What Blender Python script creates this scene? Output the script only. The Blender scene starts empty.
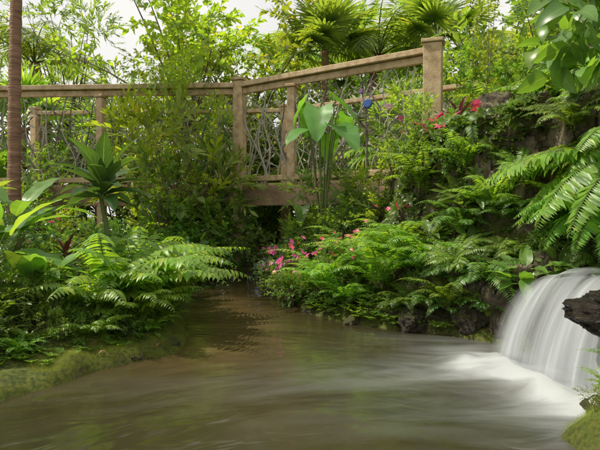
import bpy, math, numpy as np
from math import radians, sin, cos, pi
R = np.random.default_rng(11)
S = bpy.context.scene
COL = S.collection

# ---------------------------------------------------------------- helpers
def nrm(a):
    a = np.asarray(a, float)
    return a / (np.linalg.norm(a, axis=-1, keepdims=True) + 1e-9)
def sm(a, b, x):
    t = np.clip((np.asarray(x, float) - a) / (b - a), 0, 1)
    return t * t * (3 - 2 * t)
def _h(ix, iy, iz):
    n = (ix * 374761393 + iy * 668265263 + iz * 2147483647 // 7 * 31 + iz * 1274126177) & 0xffffffff
    n = ((n ^ (n >> 13)) * 1274126177) & 0xffffffff
    n = n ^ (n >> 16)
    return (n & 0xffff) / 65535.0
def vnoise(P):
    P = np.asarray(P, float)
    i = np.floor(P).astype(np.int64); f = P - i; f = f * f * (3 - 2 * f)
    r = 0
    for dx in (0, 1):
        for dy in (0, 1):
            for dz in (0, 1):
                w = (f[:, 0] if dx else 1 - f[:, 0]) * (f[:, 1] if dy else 1 - f[:, 1]) * (f[:, 2] if dz else 1 - f[:, 2])
                r = r + w * _h(i[:, 0] + dx, i[:, 1] + dy, i[:, 2] + dz)
    return r * 2 - 1
def fbm(P, o=4):
    r = 0; a = 1; P = np.asarray(P, float)
    for k in range(o):
        r = r + a * vnoise(P * 2 ** k + 17.3 * k); a *= .5
    return r

class MB:
    def __init__(s): s.V = []; s.F = []; s.M = []; s.U = []; s.n = 0
    def add(s, V, F, m=0, U=None):
        V = np.asarray(V, float).reshape(-1, 3); F = np.asarray(F, int).reshape(-1, 4)
        s.V.append(V); s.F.append(F + s.n); s.M.append(np.full(len(F), m))
        s.U.append(np.zeros((len(V), 2)) if U is None else U); s.n += len(V)
    def mesh(s, name, mats, smooth=True):
        V = np.concatenate(s.V); F = np.concatenate(s.F); M = np.concatenate(s.M); U = np.concatenate(s.U)
        me = bpy.data.meshes.new(name)
        me.vertices.add(len(V)); me.vertices.foreach_set('co', V.ravel().astype(np.float32))
        me.loops.add(len(F) * 4); me.loops.foreach_set('vertex_index', F.ravel().astype(np.int32))
        me.polygons.add(len(F)); me.polygons.foreach_set('loop_start', (np.arange(len(F)) * 4).astype(np.int32))
        me.polygons.foreach_set('loop_total', np.full(len(F), 4, np.int32))
        me.polygons.foreach_set('material_index', M.astype(np.int32))
        me.polygons.foreach_set('use_smooth', np.full(len(F), smooth))
        a = me.attributes.new('luv', 'FLOAT_VECTOR', 'POINT')
        a.data.foreach_set('vector', np.concatenate([U, np.zeros((len(U), 1))], 1).ravel().astype(np.float32))
        for m in mats: me.materials.append(m)
        me.update(calc_edges=True); me.validate()
        return me

def obj(name, me, loc=(0, 0, 0), rz=0, sc=1, parent=None, label=None, cat=None, group=None, kind=None, rot=None):
    o = bpy.data.objects.new(name, me); COL.objects.link(o)
    o.location = loc; o.rotation_euler = rot if rot else (0, 0, rz)
    o.scale = (sc, sc, sc) if np.isscalar(sc) else sc
    if parent: o.parent = parent
    if label: o['label'] = label
    if cat: o['category'] = cat
    if group: o['group'] = group
    if kind: o['kind'] = kind
    return o

# ---------------------------------------------------------------- materials
def newmat(name):
    m = bpy.data.materials.new(name); m.use_nodes = True
    nt = m.node_tree; nt.nodes.clear()
    return m, nt, nt.nodes, nt.links
def N(nt, t, **k):
    n = nt.nodes.new(t)
    for a, b in k.items(): setattr(n, a, b)
    return n
def ramp(nt, stops, interp='LINEAR'):
    r = nt.nodes.new('ShaderNodeValToRGB'); e = r.color_ramp.elements
    r.color_ramp.interpolation = interp
    while len(e) < len(stops): e.new(.5)
    for i, (p, c) in enumerate(stops):
        e[i].position = p; e[i].color = (*c, 1) if len(c) == 3 else c
    return r
def math_(nt, op, a, b=None, c=None):
    n = nt.nodes.new('ShaderNodeMath'); n.operation = op
    for i, v in enumerate((a, b, c)):
        if v is None: continue
        if isinstance(v, (int, float)): n.inputs[i].default_value = v
        else: nt.links.new(v, n.inputs[i])
    return n.outputs[0]

def leafmat(name, c1, c2, c3=None, rough=.38, tr=.35, veins=0, vc=None, tint=(2.75, 2.5, .72)):
    m, nt, nd, L = newmat(name)
    g = N(nt, 'ShaderNodeNewGeometry')
    c3 = c3 or tuple(min(1, x * 1.5) for x in c2)
    r = ramp(nt, [(0, c1), (.55, c2), (.93, c2), (1, c3)]); L.new(g.outputs['Random Per Island'], r.inputs[0])
    oi = N(nt, 'ShaderNodeObjectInfo')
    tc = N(nt, 'ShaderNodeTexCoord')
    nz = N(nt, 'ShaderNodeTexNoise'); nz.inputs['Scale'].default_value = 9; nz.inputs['Detail'].default_value = 2
    L.new(tc.outputs['Object'], nz.inputs['Vector'])
    v = math_(nt, 'MULTIPLY_ADD', nz.outputs[0], .9, .6)
    v = math_(nt, 'MULTIPLY', v, math_(nt, 'MULTIPLY_ADD', oi.outputs['Random'], .5, .82))
    hs = N(nt, 'ShaderNodeHueSaturation'); L.new(r.outputs[0], hs.inputs['Color']); L.new(v, hs.inputs['Value'])
    L.new(math_(nt, 'MULTIPLY_ADD', oi.outputs['Random'], .035, .472), hs.inputs['Hue'])
    hs.inputs['Saturation'].default_value = .95
    col = hs.outputs[0]
    if veins:
        at = N(nt, 'ShaderNodeAttribute', attribute_name='luv')
        sx = N(nt, 'ShaderNodeSeparateXYZ'); L.new(at.outputs['Vector'], sx.inputs[0])
        au = math_(nt, 'ABSOLUTE', sx.outputs[0])
        mid = math_(nt, 'SUBTRACT', 1, math_(nt, 'MULTIPLY', au, 14)); mid = math_(nt, 'MAXIMUM', mid, 0)
        s = math_(nt, 'SUBTRACT', math_(nt, 'MULTIPLY', sx.outputs[1], veins), math_(nt, 'MULTIPLY', au, 3))
        s = math_(nt, 'PINGPONG', s, .5); s = math_(nt, 'MULTIPLY', math_(nt, 'GREATER_THAN', s, .42), .3)
        f = math_(nt, 'MAXIMUM', mid, s)
        mx = N(nt, 'ShaderNodeMix', data_type='RGBA'); L.new(f, mx.inputs[0]); L.new(col, mx.inputs[6])
        mx.inputs[7].default_value = (*(vc or (.22, .3, .08)), 1); col = mx.outputs[2]
    p = N(nt, 'ShaderNodeBsdfPrincipled'); L.new(col, p.inputs['Base Color'])
    p.inputs['Roughness'].default_value = rough
    p.inputs['Specular IOR Level'].default_value = .5
    t = N(nt, 'ShaderNodeBsdfTranslucent')
    mm = N(nt, 'ShaderNodeMix', data_type='RGBA', blend_type='MULTIPLY'); mm.inputs[0].default_value = 1
    L.new(col, mm.inputs[6]); mm.inputs[7].default_value = (*tint, 1); L.new(mm.outputs[2], t.inputs[0])
    ms = N(nt, 'ShaderNodeMixShader'); ms.inputs[0].default_value = tr
    L.new(p.outputs[0], ms.inputs[1]); L.new(t.outputs[0], ms.inputs[2])
    o = N(nt, 'ShaderNodeOutputMaterial'); L.new(ms.outputs[0], o.inputs[0])
    return m

def simplemat(name, stops, scale=6, rough=.8, bump=.3, stretch=(1, 1, 1), metal=0, detail=6, bscale=None):
    m, nt, nd, L = newmat(name)
    tc = N(nt, 'ShaderNodeTexCoord'); mp = N(nt, 'ShaderNodeMapping'); L.new(tc.outputs['Object'], mp.inputs[0])
    mp.inputs['Scale'].default_value = stretch
    nz = N(nt, 'ShaderNodeTexNoise'); nz.inputs['Scale'].default_value = scale; nz.inputs['Detail'].default_value = detail
    nz.inputs['Roughness'].default_value = .65
    L.new(mp.outputs[0], nz.inputs['Vector'])
    r = ramp(nt, stops); L.new(nz.outputs[0], r.inputs[0])
    p = N(nt, 'ShaderNodeBsdfPrincipled'); L.new(r.outputs[0], p.inputs['Base Color'])
    p.inputs['Roughness'].default_value = rough; p.inputs['Metallic'].default_value = metal
    if bump:
        n2 = N(nt, 'ShaderNodeTexNoise'); n2.inputs['Scale'].default_value = bscale or scale * 3; n2.inputs['Detail'].default_value = 5
        L.new(mp.outputs[0], n2.inputs['Vector'])
        b = N(nt, 'ShaderNodeBump'); b.inputs['Strength'].default_value = bump; b.inputs['Distance'].default_value = .02
        L.new(n2.outputs[0], b.inputs['Height']); L.new(b.outputs[0], p.inputs['Normal'])
    o = N(nt, 'ShaderNodeOutputMaterial'); L.new(p.outputs[0], o.inputs[0])
    return m

G_MID = leafmat('leaf_mid_green', (.040, .11, .018), (.10, .20, .028), tr=.42)
G_DARK = leafmat('leaf_dark_green', (.025, .072, .016), (.055, .13, .024), (.1, .15, .03), rough=.34, tr=.34)
G_YEL = leafmat('leaf_yellow_green', (.09, .175, .02), (.17, .27, .03), (.32, .32, .05), tr=.45)
G_FERN = leafmat('leaf_fern_green', (.07, .175, .020), (.145, .28, .030), (.25, .31, .04), tr=.45)
G_FERND = leafmat('leaf_fern_dark', (.035, .095, .016), (.075, .17, .024), (.14, .18, .03), tr=.38)
G_BIG = leafmat('leaf_broad_veined', (.048, .13, .024), (.095, .205, .038), (.17, .26, .05), rough=.34, tr=.4, veins=14)
G_EAR = leafmat('leaf_elephant_ear', (.05, .15, .026), (.085, .21, .036), (.12, .24, .04), rough=.4, tr=.4, veins=9, vc=(.14, .26, .07))
G_DRAC = leafmat('leaf_dark_banded', (.022, .068, .024), (.04, .105, .032), (.07, .13, .03), rough=.33, tr=.3, veins=8, vc=(.15, .24, .08))
G_BG = leafmat('leaf_background', (.065, .14, .03), (.13, .23, .045), (.28, .31, .06), tr=.5)
G_MOSS = leafmat('moss_blades', (.075, .12, .012), (.16, .21, .02), (.26, .17, .03), rough=.8, tr=.25)
G_DRY = leafmat('dry_leaf', (.12, .06, .025), (.22, .13, .05), (.3, .2, .08), rough=.7, tr=.25, tint=(1.4, 1.1, .7))
PT = (1.3, 1.2, 1.2)
G_RED = leafmat('bract_red', (.45, .02, .06), (.6, .04, .10), (.7, .12, .16), tr=.35, tint=PT)
G_REDL = leafmat('leaf_red_tinged', (.07, .05, .02), (.15, .05, .03), (.09, .1, .03), tr=.3, tint=PT)
G_PINK = leafmat('petal_pink', (.55, .04, .24), (.7, .10, .38), (.8, .3, .45), tr=.35, tint=PT)
G_CORAL = leafmat('petal_coral', (.65, .05, .08), (.75, .09, .15), (.8, .25, .2), tr=.35, tint=PT)
G_WHITE = leafmat('petal_pale', (.7, .65, .75), (.8, .78, .85), (.8, .8, .8), tr=.3, tint=(1, 1, 1))
STEM = simplemat('green_stem', [(.3, (.08, .12, .03)), (.7, (.16, .17, .05))], 12, .6, .2)
BARK = simplemat('bark', [(.3, (.08, .06, .04)), (.55, (.18, .135, .095)), (.75, (.27, .22, .16))], 5, .9, .8, (3, 3, .6))
PALMB = simplemat('palm_bark', [(.3, (.12, .06, .035)), (.6, (.28, .16, .10)), (.8, (.36, .25, .17))], 3, .9, .9, (1, 1, 5))
WOOD = simplemat('weathered_wood', [(.25, (.24, .155, .08)), (.5, (.50, .36, .205)), (.75, (.66, .52, .34))], 3.5, .75, .5, (3, 3, 3), bscale=40)
WOODD = simplemat('stained_wood', [(.3, (.16, .10, .06)), (.6, (.33, .22, .135)), (.8, (.44, .33, .22))], 4, .8, .5, bscale=30)
METAL = simplemat('bronze_metalwork', [(.3, (.06, .052, .038)), (.7, (.17, .15, .11))], 8, .5, .2, metal=.2)
METALP = simplemat('pale_metalwork', [(.3, (.26, .245, .19)), (.7, (.42, .40, .32))], 8, .5, .2, metal=.1)

def rockmat(name, dark=1.0, moss=.5, rough=.6, cr=4, pit=0):
    m, nt, nd, L = newmat(name)
    tc = N(nt, 'ShaderNodeTexCoord')
    nz = N(nt, 'ShaderNodeTexNoise'); nz.inputs['Scale'].default_value = cr; nz.inputs['Detail'].default_value = 10; nz.inputs['Roughness'].default_value = .75
    L.new(tc.outputs['Object'], nz.inputs['Vector'])
    d = dark
    if pit: st = [(.34, (.035, .028, .02)), (.45, (.11, .086, .056)), (.55, (.26, .205, .135)), (.70, (.43, .36, .26))]
    else: st = [(.34, (.02 * d, .017 * d, .012 * d)), (.46, (.08 * d, .062 * d, .04 * d)), (.56, (.17 * d, .135 * d, .085 * d)), (.7, (.32 * d, .27 * d, .19 * d))]
    r = ramp(nt, st)
    L.new(nz.outputs[0], r.inputs[0]); rc = r.outputs[0]
    if pit:
        vo = N(nt, 'ShaderNodeTexVoronoi'); vo.inputs['Scale'].default_value = 22; L.new(tc.outputs['Object'], vo.inputs['Vector'])
        pr = ramp(nt, [(.08, (.3,) * 3), (.3, (1,) * 3)]); L.new(vo.outputs['Distance'], pr.inputs[0])
        mm = N(nt, 'ShaderNodeMix', data_type='RGBA', blend_type='MULTIPLY'); mm.inputs[0].default_value = .7; L.new(rc, mm.inputs[6]); L.new(pr.outputs[0], mm.inputs[7]); rc = mm.outputs[2]
    g = N(nt, 'ShaderNodeNewGeometry'); sx = N(nt, 'ShaderNodeSeparateXYZ'); L.new(g.outputs['Normal'], sx.inputs[0])
    n2 = N(nt, 'ShaderNodeTexNoise'); n2.inputs['Scale'].default_value = 6; n2.inputs['Detail'].default_value = 8; n2.inputs['Roughness'].default_value = .7
    L.new(tc.outputs['Object'], n2.inputs['Vector'])
    f = math_(nt, 'ADD', math_(nt, 'MULTIPLY', sx.outputs[2], .5), math_(nt, 'MULTIPLY_ADD', n2.outputs[0], 2.2, -1.5 + moss))
    f = math_(nt, 'MULTIPLY', f, 3.0); f.node.use_clamp = True
    n3 = N(nt, 'ShaderNodeTexNoise'); n3.inputs['Scale'].default_value = 45; n3.inputs['Detail'].default_value = 5; L.new(tc.outputs['Object'], n3.inputs['Vector'])
    r3 = ramp(nt, [(.3, (.03, .045, .006)), (.55, (.10, .125, .014)), (.75, (.19, .15, .03))]); L.new(n3.outputs[0], r3.inputs[0])
    mx = N(nt, 'ShaderNodeMix', data_type='RGBA'); L.new(f, mx.inputs[0]); L.new(rc, mx.inputs[6]); L.new(r3.outputs[0], mx.inputs[7])
    p = N(nt, 'ShaderNodeBsdfPrincipled'); L.new(mx.outputs[2], p.inputs['Base Color'])
    L.new(math_(nt, 'MULTIPLY_ADD', f, .35, rough * .8), p.inputs['Roughness'])
    b = N(nt, 'ShaderNodeBump'); b.inputs['Strength'].default_value = 1; b.inputs['Distance'].default_value = .035
    n4 = N(nt, 'ShaderNodeTexNoise'); n4.inputs['Scale'].default_value = 18; n4.inputs['Detail'].default_value = 9; n4.inputs['Roughness'].default_value = .7
    L.new(tc.outputs['Object'], n4.inputs['Vector'])
    h = n4.outputs[0]
    if pit: h = math_(nt, 'ADD', h, math_(nt, 'MULTIPLY', math_(nt, 'MINIMUM', vo.outputs['Distance'], .4), .9))
    L.new(h, b.inputs['Height']); L.new(b.outputs[0], p.inputs['Normal'])
    o = N(nt, 'ShaderNodeOutputMaterial'); L.new(p.outputs[0], o.inputs[0])
    return m
ROCK = rockmat('dark_mossy_rock', .7, .2)
ROCKW = rockmat('wet_black_rock', .35, -.3, .3)
ROCKM = rockmat('brown_mossy_rock', 1.1, .35)
GROUND = rockmat('soil_and_moss', .7, .45, .9)
CRAG = rockmat('craggy_tan_rock', 1, .05, .9, 3.2, 1)

# ---------------------------------------------------------------- leaf templates
def prof(shape, t):
    if shape == 'lance': return np.sin(pi * t ** .75) ** .9
    if shape == 'ovate': return np.sin(pi * t ** .62) ** .75
    if shape == 'oblong': return np.sin(pi * np.clip(t, 0, 1) ** .8) ** .5
    if shape == 'heart': return np.where(t < .12, .75 + t * 2, np.clip((1 - t) / .88, 0, 1) ** .62)
    if shape == 'strap': return np.minimum(t * 6 + .35, 1) * np.clip((1 - t) * 2.2, 0, 1) ** .6
def leaf_t(shape='ovate', n=3, w=.5, curve=.6, fold=.25, wave=0, ac=1, k=0.):
    t = np.linspace(0, 1, n + 1)
    e = k - curve * t
    dy = np.cos(e) / n; dz = np.sin(e) / n
    y = np.concatenate([[0], np.cumsum(dy[:-1])]); z = np.concatenate([[0], np.cumsum(dz[:-1])])
    us = np.linspace(-1, 1, 2 * ac + 1)
    p = np.maximum(prof(shape, t), .02) * w * .5
    V = []; U = []
    for i in range(n + 1):
        for u in us:
            yy = y[i] - (abs(u) * .22 * w if (shape == 'heart' and i == 0) else 0)
            V.append((u * p[i], yy, z[i] + abs(u) * fold * p[i] + wave * sin(t[i] * 17 + u * 2) * abs(u)))
            U.append((u, t[i]))
    c = len(us); F = []
    for i in range(n):
        for j in range(c - 1):
            a = i * c + j; F.append((a, a + 1, a + c + 1, a + c))
    return np.array(V), np.array(F), np.array(U)
def place(mb, T, pos, d, nn, s, m=0, sx=None):
    V, F, U = T
    pos = np.asarray(pos, float).reshape(-1, 3); k = len(pos)
    d = nrm(np.broadcast_to(d, (k, 3))); nn = np.broadcast_to(nn, (k, 3))
    X = nrm(np.cross(d, nn)); Z = np.cross(X, d)
    s = np.broadcast_to(s, (k,)); sx = s if sx is None else np.broadcast_to(sx, (k,))
    W = pos[:, None] + V[None, :, 0:1] * X[:, None] * sx[:, None, None] + V[None, :, 1:2] * d[:, None] * s[:, None, None] + V[None, :, 2:3] * Z[:, None] * s[:, None, None]
    FF = F[None] + (np.arange(k) * len(V))[:, None, None]
    mb.add(W.reshape(-1, 3), FF.reshape(-1, 4), m, np.tile(U, (k, 1)))
def tube(mb, P, r, m=0, sides=5):
    P = np.asarray(P, float); n = len(P); r = np.broadcast_to(r, (n,))
    T = nrm(np.gradient(P, axis=0)); ref = np.array([.31, .17, .9]) if abs(T[0][2]) < .8 else np.array([1, .1, 0])
    A = nrm(np.cross(T, ref)); B = np.cross(T, A)
    an = np.arange(sides) * 2 * pi / sides
    V = P[:, None] + r[:, None, None] * (np.cos(an)[None, :, None] * A[:, None] + np.sin(an)[None, :, None] * B[:, None])
    F = [(i * sides + j, i * sides + (j + 1) % sides, (i + 1) * sides + (j + 1) % sides, (i + 1) * sides + j) for i in range(n - 1) for j in range(sides)]
    mb.add(V.reshape(-1, 3), F, m)
def box(mb, c, h, m=0, ax=(1, 0, 0)):
    ax = nrm(np.array(ax, float)); up = np.array([0, 0, 1.]); ay = np.cross(up, ax)
    V = [np.array(c) + ax * h[0] * i + ay * h[1] * j + up * h[2] * k for i in (-1, 1) for j in (-1, 1) for k in (-1, 1)]
    mb.add(V, [(0, 1, 3, 2), (4, 6, 7, 5), (0, 4, 5, 1), (2, 3, 7, 6), (0, 2, 6, 4), (1, 5, 7, 3)], m)
def rdir(k, up=0.):
    v = R.normal(size=(k, 3)); v[:, 2] += up; return nrm(v)

PIN = leaf_t('lance', 2, .24, .5, .2)
PINW = leaf_t('lance', 4, .32, .7, .25)
PINP = leaf_t('strap', 2, .07, .8, .3)
LO = [leaf_t('ovate', 3, .5, c, .25) for c in (.3, .9)]
LL = [leaf_t('lance', 2, .28, c, .25) for c in (.3, 1.0)]
LBIG = [leaf_t('ovate', 6, .5, c, .3, .02, 1) for c in (.5, 1.1)]

def frond(mb, base, az, L, e0, e1, npin, pl, T=PIN, m=0, ms=1, fwd=.35, dr=.25, r=.004, side=0., t0=.1, pf=None):
    n = 14; t = np.linspace(0, 1, n + 1)
    e = e0 + (e1 - e0) * t ** 1.2; a = az + side * t
    st = np.stack([np.cos(e) * np.cos(a), np.cos(e) * np.sin(a), np.sin(e)], 1) * L / n
    P = np.array(base) + np.concatenate([[[0, 0, 0]], np.cumsum(st[:-1], 0)])
    tube(mb, P, r * (1.15 - t), ms, 3)
    tp = np.linspace(t0, .985, npin)
    C = np.stack([np.interp(tp, t, P[:, i]) for i in range(3)], 1)
    Tn = nrm(np.stack([np.interp(tp, t, st[:, i]) for i in range(3)], 1))
    am = a[np.clip((tp * n).astype(int), 0, n)]
    sd = np.stack([np.sin(am), -np.cos(am), 0 * am], 1); Nn = np.cross(sd, Tn)
    f = pf(tp) if pf else np.sin(pi * np.clip((tp - t0 + .10) / (1.12 - t0), 0, 1) ** .8) ** .8
    for sg in (-1, 1):
        k = len(tp)
        D = sd * sg + Tn * (fwd + .25 * tp[:, None]) - Nn * dr * R.uniform(.3, 1.5, (k, 1)) + R.normal(size=(k, 3)) * .07
        place(mb, T, C, D, Nn + R.normal(size=(k, 3)) * .15, pl * f * R.uniform(.85, 1.1, k), m)

def fern(name, nf=14, L=.5, pl=.09, npin=26, e0=(55, 85), e1=(-50, -10), T=PIN, mat=None, az=(0, 360), fwd=.3, dr=.2, r=.003, side=.3):
    mb = MB()
    for i in range(nf):
        a = radians(az[0] + (az[1] - az[0]) * (i + R.uniform(-.3, .3)) / nf)
        frond(mb, (R.normal() * .02, R.normal() * .02, 0), a, L * R.uniform(.6, 1.1), radians(R.uniform(*e0)), radians(R.uniform(*e1)), npin, pl, T, 0, 1, fwd, dr, r, R.uniform(-side, side))
    return mb.mesh(name, [mat or G_FERN, STEM])

def spray_t(T, k=10, ll=.3, ang=.7, spread=.3):
    mb = MB(); t = np.linspace(0, 1, 4)
    P = np.stack([.08 * np.sin(t * 3), t, -.12 * t ** 2], 1); tube(mb, P, .010 * (1.2 - t), 0, 3)
    tp = np.linspace(.1, 1, k); C = np.stack([np.interp(tp, t, P[:, i]) for i in range(3)], 1)
    a = np.arange(k) * 2.4 + R.uniform(0, 6)
    D = np.stack([np.cos(a), np.full(k, 1 / math.tan(ang)) * .8, np.sin(a) * .45], 1) + R.normal(size=(k, 3)) * spread
    place(mb, T, C, D, np.array([0, 0, 1.]) + R.normal(size=(k, 3)) * .35, ll * R.uniform(.6, 1.15, k), 1)
    return np.concatenate(mb.V), np.concatenate(mb.F), np.concatenate(mb.M), np.concatenate(mb.U)
def put_spray(mb, sp, pos, D, s, lm=1):
    V, F, M, U = sp; st = R.bit_generator.state
    for mm in (0, 1):
        sel = M == mm
        idx = np.unique(F[sel]); re = np.full(len(V), -1); re[idx] = np.arange(len(idx))
        R.bit_generator.state = st
        place(mb, (V[idx], re[F[sel]], U[idx]), pos, D, np.array([0, 0, 1.]) + R.normal(size=(len(pos), 3)) * .3, s, 0 if mm == 0 else lm)
def bush(name, lumps, ns, sl, sprays, mat, base=(0, 0, 0), stemr=.008, up=.4, hollow=.35, nst=2, split=False):
    mb = MB(); tb = MB() if split else mb
    vol = np.array([np.prod(l[1]) ** .67 for l in lumps]); cnt = np.maximum((ns * vol / vol.sum()).astype(int), 3)
    for (c, rr), k in zip(lumps, cnt):
        c = np.array(c, float); rr = np.array(rr, float)
        d = rdir(k, .15); rad = R.uniform(hollow, 1, k) ** .6 * (1 + .25 * vnoise(d * 2.5 + c))
        pos = c + d * rad[:, None] * rr
        D = d * .8 + np.array([0, 0, up]) + R.normal(size=(k, 3)) * .45
        q = R.integers(0, len(sprays), k)
        for i, sp in enumerate(sprays):
            if (q == i).any(): put_spray(mb, sp, pos[q == i], D[q == i], sl * R.uniform(.6, 1.2, (q == i).sum()))
        for j in range(nst):
            e = c + rdir(1)[0] * rr * .6; b = np.array(base, float) + (R.normal(size=3) * [.03, .03, 0] if not split else 0)
            t = np.linspace(0, 1, 8)[:, None]
            mid = (b + e) / 2 + np.array([0, 0, .15 * np.linalg.norm(e - b)]) + R.normal(size=3) * .06 * np.linalg.norm(e - b)
            P = b * (1 - t) ** 2 + 2 * mid * t * (1 - t) + e * t ** 2
            tube(tb, P, stemr * (1.15 - t[:, 0]), 0, 5)
    if split: return tb, mb.mesh(name, [BARK, mat])
    return mb.mesh(name, [BARK, mat])

SP_O = [spray_t(LO[i % 2], 10, .42, .8) for i in range(3)]
SP_L = [spray_t(LL[i % 2], 13, .48, .6) for i in range(3)]
SP_D = [spray_t(LO[i % 2], 15, .25, .9) for i in range(3)]
SP_B = [spray_t(LBIG[i % 2], 6, .6, .9) for i in range(2)]

# ---------------------------------------------------------------- terrain
WP = np.array([(-1.7, -2.5), (-1.6, .5), (-1.45, 1.6), (-1.30, 2.25), (-1.04, 2.65), (-.74, 3.02), (-.80, 3.6), (-.95, 4.3), (-1.25, 5.0), (-1.45, 5.7), (-1.25, 6.4), (-1.02, 6.9), (-.75, 7.4), (-.7, 11),
               (-.3, 11), (-.42, 7.4), (-.34, 6.9), (-.25, 6.3), (-.22, 5.6), (-.10, 4.8), (.12, 4.15), (.5, 3.72), (1.05, 3.42), (1.32, 3.1), (1.55, 2.6), (1.5, 2.2), (1.15, 2.05), (.97, 1.85), (.93, 1.5), (1.0, .5), (1.3, -2.5)])
def sdist(x, y):
    P = np.stack([np.ravel(x), np.ravel(y)], 1).astype(float)
    A = WP; B = np.roll(WP, -1, 0); best = np.full(len(P), 1e9); ins = np.zeros(len(P), bool)
    for a, b in zip(A, B):
        ab = b - a; t = np.clip(((P - a) @ ab) / (ab @ ab), 0, 1)
        best = np.minimum(best, np.hypot(*(P - a - t[:, None] * ab).T))
        c = ((a[1] > P[:, 1]) != (b[1] > P[:, 1])) & (P[:, 0] < (b[0] - a[0]) * (P[:, 1] - a[1]) / (b[1] - a[1] + 1e-12) + a[0])
        ins ^= c
    d = np.where(ins, -best, best)
    return d + .035 * vnoise(np.stack([P[:, 0] * 5, P[:, 1] * 5, 0 * P[:, 0]], 1)) + .015 * vnoise(np.stack([P[:, 0] * 14, P[:, 1] * 14, 0 * P[:, 0]], 1))
LIP0 = np.array([1.33, 3.02]); LIP1 = np.array([1.68, 2.3]); FD = nrm(np.array([-.86, -.5]))
def gh(x, y):
    x = np.ravel(np.asarray(x, float)); y = np.ravel(np.asarray(y, float))
    d = sdist(x, y); P = np.stack([x, y, 0 * x], 1)
    n = fbm(P * 1.7, 4)
    bank = .02 + .06 * (1 - np.exp(-np.maximum(d, 0) / .05))
    right = sm(-.5, .6, x + .05 * y)
    wd = 1.5 - .75 * sm(.7, 1.3, x)
    hr = 1.35 * sm(.08, 1, d / wd) * sm(2.9, 3.5, y) * (1 - .6 * sm(5.0, 6.2, y)) * (1 - .35 * sm(1.2, .3, x)) + .42 * sm(.02, .25, d) * sm(3.4, 2.9, y) * sm(2.0, 2.25, y) + .07 * sm(.0, .2, d) * sm(2.3, 2.0, y)
    hl = .28 * sm(.15, 1.4, d) + .3 * sm(1.5, 4, d)
    h = bank + right * hr + (1 - right) * hl + n * .05 * sm(.1, .5, d) + .025 * fbm(P * 8, 4) * sm(-.02, .08, d)
    u = (x - 1.52) * (-FD[0]) + (y - 2.66) * (-FD[1]); v = (x - 1.52) * FD[1] - (y - 2.66) * FD[0]
    ch = sm(.5, .36, np.abs(v)) * sm(-.05, .1, u) * sm(4, 3, u)
    h = h * (1 - ch) + .40 * ch
    h = np.where(d < 0, np.maximum(-.35, .02 + d * 1.3) , h)
    far = sm(9, 30, np.hypot(x, y)); h = h * (1 - far) + far * .5
    return h
def g1(x, y): return float(gh([x], [y])[0])
def axis(lo, hi, step, far, nfar):
    c = np.arange(lo, hi, step); g = np.geomspace(step, far, nfar)
    return np.concatenate([lo - g[::-1], c, hi + g])
def gridF(a): return np.stack([a[:-1, :-1], a[:-1, 1:], a[1:, 1:], a[1:, :-1]], -1).reshape(-1, 4)
gx = axis(-3.2, 3.4, .028, 90, 34); gy = axis(1.2, 8, .032, 90, 34)
XX, YY = np.meshgrid(gx, gy); HH = gh(XX, YY)
mb = MB(); mb.add(np.stack([XX.ravel(), YY.ravel(), HH], 1), gridF(np.arange(XX.size).reshape(XX.shape)))
obj('ground', mb.mesh('ground', [GROUND]), kind='structure', label='mossy soil banks of a garden stream')

cx = np.arange(.45, 3.3, .016); cy = np.arange(3.1, 4.75, .013)
XX, YY = np.meshgrid(cx, cy); x = XX.ravel(); y = YY.ravel(); z = gh(x, y)
P = np.stack([x, y, z], 1); Q = P * [1, 1, 1.5] + .25 * np.stack([fbm(P * 2, 2), fbm(P * 2 + 9, 2), fbm(P * 2 + 21, 2)], 1)
step = np.floor(fbm(Q * 1.5, 2) * 4) / 4
am = .17 * fbm(Q * 1.9, 3) + .14 * step + .09 * (1 - np.abs(vnoise(Q * 5)) * 2) * .6 + .045 * (1 - 2 * np.abs(vnoise(Q * 12))) + .02 * (1 - 2 * np.abs(vnoise(Q * 27)))
ed = sm(0, .3, x - .45) * sm(0, .2, sdist(x, y)) * sm(0, .3, 4.75 - y)
am = (am + .10) * ed - .08 * (1 - ed)
RS = P + am[:, None] * nrm(np.array([-.25, -.85, .5]))
mb = MB(); mb.add(RS, gridF(np.arange(x.size).reshape(XX.shape)))
obj('rock_slope', mb.mesh('rock_slope', [CRAG]), kind='structure', label='steep craggy tan rock slope above the stream')

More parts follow.
